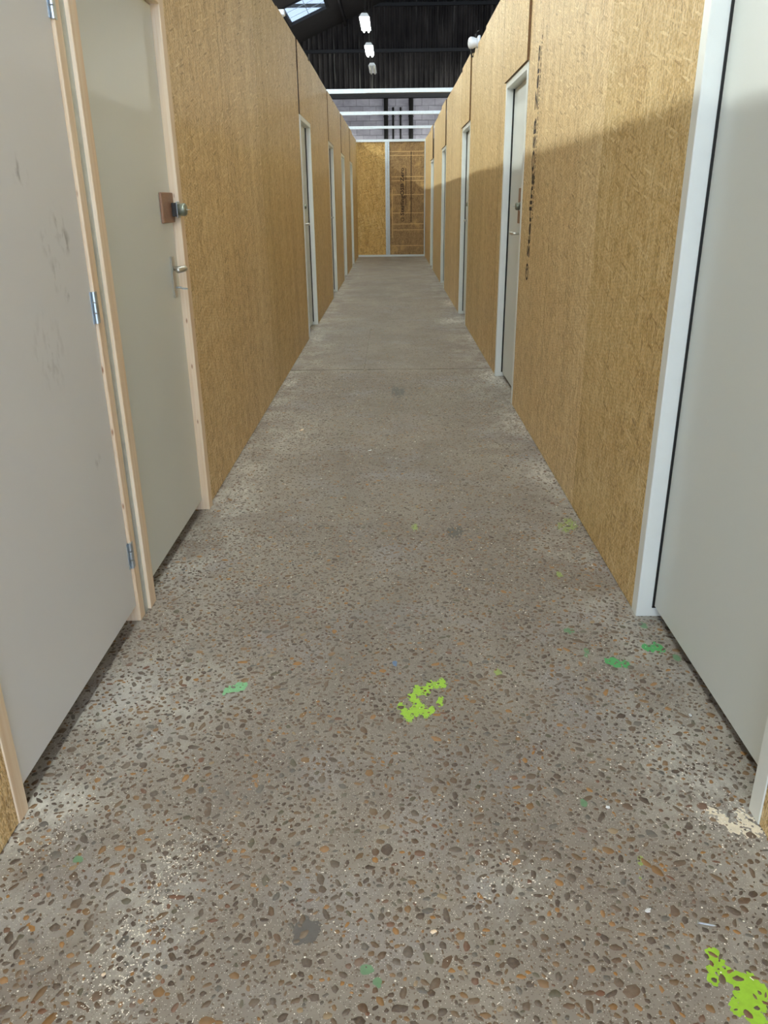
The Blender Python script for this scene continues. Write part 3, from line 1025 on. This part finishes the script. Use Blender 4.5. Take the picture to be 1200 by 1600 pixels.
# roof: sheets of corrugated steel on purlins, one hole for the rooflight
HX0, HX1, HY0, HY1 = -2.96, -1.92, 25.0, 27.1
bm = bmesh.new()
def strip(x0, x1, y0, y1):
    vs = [bm.verts.new((x, y, roof_z(x))) for x, y in ((x0, y0), (x1, y0), (x1, y1), (x0, y1))]
    top = [bm.verts.new((v.co.x, v.co.y, v.co.z + 0.05)) for v in vs]
    bm.faces.new(vs)
    bm.faces.new(list(reversed(top)))
    for i in range(4):
        bm.faces.new((vs[i], top[i], top[(i + 1) % 4], vs[(i + 1) % 4]))
strip(-10.1, HX0, -5, YG + 0.3)
strip(HX1, RIDGE_X, -5, YG + 0.3)
strip(HX0, HX1, -5, HY0)
strip(HX0, HX1, HY1, YG + 0.3)
strip(RIDGE_X, 16.1, -5, YG + 0.3)
ceil = bmobj('ceiling', bm, M['roof'])
tag(ceil, 'black pitched shed roof', 'roof', kind='structure')
for x in (-8.6, -6.8, -5.0, -3.2, -1.5, 0.4, 2.2, 4.6, 6.6):
    zt = roof_z(x)
    boxobj('purlin', (x - 0.03, x + 0.03, -5, YG - 0.1, zt - 0.17, zt - 0.03), M['beam'], ceil)
win = bpy.data.objects.new('window_1', None)
COL.objects.link(win)
win.location = ((HX0 + HX1) / 2, (HY0 + HY1) / 2, roof_z((HX0 + HX1) / 2))
tag(win, 'bright rooflight in the black shed roof', 'rooflight', kind='structure')
iv = Matrix.Translation(-win.location)
def slab(name, x0, x1, y0, y1, dz0, dz1, mat):
    b = bmesh.new()
    lo = [b.verts.new((x, y, roof_z(x) + dz0)) for x, y in ((x0, y0), (x1, y0), (x1, y1), (x0, y1))]
    hi = [b.verts.new((v.co.x, v.co.y, v.co.z + dz1 - dz0)) for v in lo]
    b.faces.new(lo)
    b.faces.new(list(reversed(hi)))
    for i in range(4):
        b.faces.new((lo[i], hi[i], hi[(i + 1) % 4], lo[(i + 1) % 4]))
    b.transform(iv)
    return bmobj(name, b, mat, win)
slab('pane', HX0, HX1, HY0, HY1, 0.02, 0.026, M['glaze'])
for q in range(1, 2):
    xx = HX0 + (HX1 - HX0) * q / 2
    slab('glazing_wire', xx - 0.006, xx + 0.006, HY0, HY1, 0.010, 0.018, M['galv'])
for q in range(1, 3):
    yy = HY0 + (HY1 - HY0) * q / 3
    slab('glazing_wire', HX0, HX1, yy - 0.012, yy + 0.012, 0.005, 0.012, M['galv'])
for (a, b_, c_, d_) in ((HX0 - 0.06, HX0, HY0, HY1), (HX1, HX1 + 0.06, HY0, HY1), (HX0 - 0.06, HX1 + 0.06, HY0 - 0.06, HY0), (HX0 - 0.06, HX1 + 0.06, HY1, HY1 + 0.06)):
    slab('window_frame', a, b_, c_, d_, -0.04, 0.0, M['beam'])


# ---------------------------------------------------------------- hanging lights
def batten(x, y, z, label, group, lit='tube', turn=0.0):
    e = bpy.data.objects.new('batten_light', None)
    COL.objects.link(e)
    e.location = (x, y, z)
    tag(e, label, 'light', group)
    bm = bmesh.new()
    vs = []
    L_ = 0.75
    for yy in (-L_, L_):
        vs.append([bm.verts.new((a, yy, b)) for a, b in ((-0.11, 0.0), (0.11, 0.0), (0.06, 0.07), (-0.06, 0.07))])
    for i in range(4):
        bm.faces.new((vs[0][i], vs[0][(i + 1) % 4], vs[1][(i + 1) % 4], vs[1][i]))
    bm.faces.new(vs[0]); bm.faces.new(list(reversed(vs[1])))
    bmobj('housing', bm, M['plastic'], e)
    for sx in ((-0.055, 0.055) if lit != 'tube_bay' else (0.0,)):
        bm = bmesh.new()
        tube(bm, [(sx, -0.72, -0.022), (sx, 0.72, -0.022)], 0.019, 10)
        bmobj('tube', bm, M[lit], e, smooth=True)
    for yy in (-0.5, 0.5):
        bm = bmesh.new()
        tube(bm, [(0, yy, 0.06), (0, yy, roof_z(x) - z + 0.02)] if z > 4 else [(0, yy * 1.6, -z - 0.01), (0, yy * 1.6, 0.03)], 0.006 if z > 4 else 0.02, 6)
        bmobj('hanger' if z > 4 else 'stand', bm, M['steel_dark'], e)
    e.rotation_euler.z = turn
    return e


OV = 'battens over the corridor'
batten(-0.57, 20.2, 5.0, 'brighter lit tube batten hanging below the rooflight', OV)
batten(-0.57, 23.55, 5.0, 'smaller lit tube batten hanging behind the brighter one', OV)
batten(-0.56, 26.7, 5.0, 'unlit tube batten hanging farthest back by the cladding', OV, lit='tube_off')
batten(-0.60, 16.9, 5.0, 'lit tube batten cut off by the top edge of the photo', OV)
ORD = ('first', 'second', 'third', 'fourth', 'fifth', 'sixth', 'last')
for q, y in enumerate((-3.0, 0.3, 3.6, 6.9, 10.2, 13.5)):
    batten(-0.60, y, 5.0, 'lit tube batten over the corridor, %s of the row counted from the open end' % ORD[q], OV)
for q, y in enumerate((-2.0, 2.0, 6.0, 10.0, 14.0, 18.0, 22.0)):
    batten(-4.1, y, 4.9, 'lit tube batten behind the pine door partition, %s from the open end' % ORD[q], 'battens over the left bay', 'tube_bay')
for q, y in enumerate((23.0, 27.0)):
    batten(4.25, y, 4.9, 'lit tube batten behind the stamped lettering partition, %s the gable' % ('farther from', 'closer to')[q], 'battens over the right bay', 'tube_bay')
for x, lbx in ((-3.4, 'unseen low tube batten added to light the blockwork, leftmost behind the end wall'), (-1.3, 'unseen low tube batten added to light the blockwork, middle behind the end wall'), (1.2, 'unseen low tube batten added to light the blockwork, rightmost behind the end wall')):
    batten(x, 27.0, 2.55, lbx, 'added battens behind the end wall', 'tube_bay', math.pi / 2)  # unseen lamps on stands, added to brighten the gable blockwork

# ---------------------------------------------------------------- security camera on the right partition
e = bpy.data.objects.new('security_camera', None)
COL.objects.link(e)
e.location = (XR, 8.55, 2.715)
tag(e, 'white round security camera with a cable loop on the right partition top', 'camera')
bm = bmesh.new()
prof = [(-0.000, .040), (-0.025, .042), (-0.045, .050), (-0.068, .052), (-0.084, .044), (-0.093, .028), (-0.096, .006)]
tube(bm, [(a, 0, 0) for a, r in prof], [r for a, r in prof], 20)
bmobj('body', bm, M['plastic'], e, smooth=True)
bm = bmesh.new()
box(bm, -0.004, 0.018, -0.05, 0.05, -0.045, 0.055, 0.003)
bmobj('mount', bm, M['plastic'], e)
bm = bmesh.new()
tube(bm, [(-0.030, 0, -0.040), (-0.034, 0, -0.075), (-0.044, 0, -0.115), (-0.054, 0, -0.120), (-0.060, 0, -0.085), (-0.064, 0, -0.048)], 0.008, 8)
bmobj('cable', bm, M['rubber_and_shade'], e, smooth=True)
bm = bmesh.new()
tube(bm, [(-0.02, 0, 0.035), (-0.022, 0, 0.07), (-0.005, 0, 0.095), (0.02, 0.0, 0.105)], 0.006, 8)
bmobj('antenna', bm, M['rubber_and_shade'], e, smooth=True)

e = bpy.data.objects.new('sensor_box', None)
COL.objects.link(e)
e.location = (XL - 0.03, 7.36, T + 0.004)
tag(e, 'tiny white sensor box on the top edge of the left partition', 'sensor')
bm = bmesh.new(); box(bm, -0.02, 0.045, -0.03, 0.03, 0.008, 0.05, 0.006); bmobj('body', bm, M['plastic'], e)
bm = bmesh.new(); box(bm, -0.01, 0.03, -0.02, 0.02, 0.0, 0.008); bmobj('foot', bm, M['plastic'], e)

# ---------------------------------------------------------------- small litter on the floor
e = bpy.data.objects.new('screw', None)
COL.objects.link(e)
e.location = (0.61, 1.128, 0.0035)
e.rotation_euler.z = math.radians(-14)
tag(e, 'long shiny steel screw lying near the lime green splat', 'screw')
bm = bmesh.new(); tube(bm, [(-0.016, 0, 0), (0.010, 0, 0), (0.0165, 0, 0)], [0.0019, 0.0017, 0.0003], 8); bmobj('shank', bm, M['zinc'], e)
bm = bmesh.new(); tube(bm, [(-0.019, 0, 0), (-0.0185, 0, 0), (-0.0155, 0, 0)], [0.0030, 0.0036, 0.0018], 10); bmobj('head', bm, M['zinc'], e)


def scrap(name, x, y, s, label, cat, mat, seed, lift=0.001):
    r = random.Random(seed)
    bm = bmesh.new()
    n = 7
    top, bot = [], []
    for i in range(n):
        a = 2 * math.pi * i / n
        q = s * r.uniform(0.55, 1.1)
        zz = lift + r.uniform(0.0006, 0.004)
        top.append(bm.verts.new((q * math.cos(a), 0.7 * q * math.sin(a), zz + 0.0008)))
        bot.append(bm.verts.new((q * math.cos(a), 0.7 * q * math.sin(a), max(zz - 0.0006, 0.0006))))
    ct = bm.verts.new((0, 0, lift + 0.0045)); cb = bm.verts.new((0, 0, lift + 0.0005))
    for i in range(n):
        j = (i + 1) % n
        bm.faces.new((top[i], top[j], ct)); bm.faces.new((bot[j], bot[i], cb)); bm.faces.new((bot[i], bot[j], top[j], top[i]))
    o = bmobj(name, bm, mat, None, loc=(x, y, 0))
    o.rotation_euler.z = r.uniform(0, 6.28)
    return tag(o, label, cat)


scrap('paper_scrap', 0.497, 1.447, 0.0075, 'white paper scrap on the concrete in front of the big grey door', 'scrap', M['plastic'], 3)
scrap('paper_scrap', 0.813, 1.800, 0.0085, 'white paper scrap beside the foot of the big grey door', 'scrap', M['plastic'], 4)
scrap('paper_scrap', 0.503, 1.160, 0.0085, 'torn white scrap left of the steel screw', 'scrap', M['plastic'], 5)
scrap('wood_chip', 0.072, 1.111, 0.008, 'pale wood chip right of the dark grey filler patch', 'chip', M['pine'], 6)
scrap('wood_chip', -0.545, 1.020, 0.007, 'pale wood chip in the sawdust at the lower left', 'chip', M['pine'], 7)
scrap('paper_scrap', -0.135, 4.28, 0.014, 'white scrap in the middle of the corridor, past the pine framed doors', 'scrap', M['plastic'], 8)
scrap('wood_chip', -0.575, 4.72, 0.022, 'pale chip on the concrete near the left wall, past the pine framed doors', 'chip', M['pine'], 9)


def flakes():
    P = []
    def cloud(n, fx, fy, smin, smax):
        for _ in range(n):
            P.append((fx(), fy(), random.uniform(smin, smax)))
    u = random.uniform
    g = random.gauss
    cloud(900, lambda: u(-0.86, 0.81), lambda: 0.9 + 2.4 * random.random() ** 1.4, 0.0008, 0.0021)
    cloud(500, lambda: u(-0.86, 0.81), lambda: u(2.5, 7), 0.0012, 0.0034)
    for _ in range(620):                      # swept trail at the lower left
        t = random.random()
        P.append((-0.53 + 0.07 * t + g(0, 0.042), 0.94 + 0.44 * t + g(0, 0.03), u(0.0006, 0.0019)))
    for _ in range(160):
        P.append((g(0.76, 0.05), g(1.40, 0.07), u(0.0007, 0.002)))
    for _ in range(160):
        P.append((g(-0.79, 0.06), g(1.42, 0.10), u(0.0007, 0.002)))
    for _ in range(120):
        P.append((g(0.70, 0.08), g(1.62, 0.12), u(0.0007, 0.002)))
    for _ in range(120):
        P.append((g(0.24, 0.05), g(1.24, 0.07), u(0.0007, 0.002)))
    verts, faces = [], []
    for x, y, s in P:
        if not (XL + 0.01 < x < XR - 0.01):
            continue
        a = u(0, 6.28)
        asp = random.choice((1, 1, 1, 0.5, 0.22))
        b = len(verts)
        k = 1 / math.sqrt(asp)
        for (p, q, w) in ((-1, -0.7, 0), (1, -1, 0), (0.8, 1, 0), (-0.9, 0.8, 0), (-0.4, -0.2, 1), (0.6, 0.3, 1)):
            lx, ly = p * s * k, q * s * k * asp
            verts.append((x + lx * math.cos(a) - ly * math.sin(a), y + lx * math.sin(a) + ly * math.cos(a), 0.0006 + 0.0011 * w))
        faces += [(b, b + 1, b + 5, b + 4), (b + 1, b + 2, b + 5), (b + 2, b + 3, b + 4, b + 5), (b + 3, b, b + 4), (b + 3, b + 2, b + 1, b)]
    me = bpy.data.meshes.new('sawdust')
    me.from_pydata(verts, [], faces)
    return link('sawdust', me, M['flake'])


tag(flakes(), 'pale sawdust flakes scattered over the concrete floor', 'sawdust', kind='stuff')
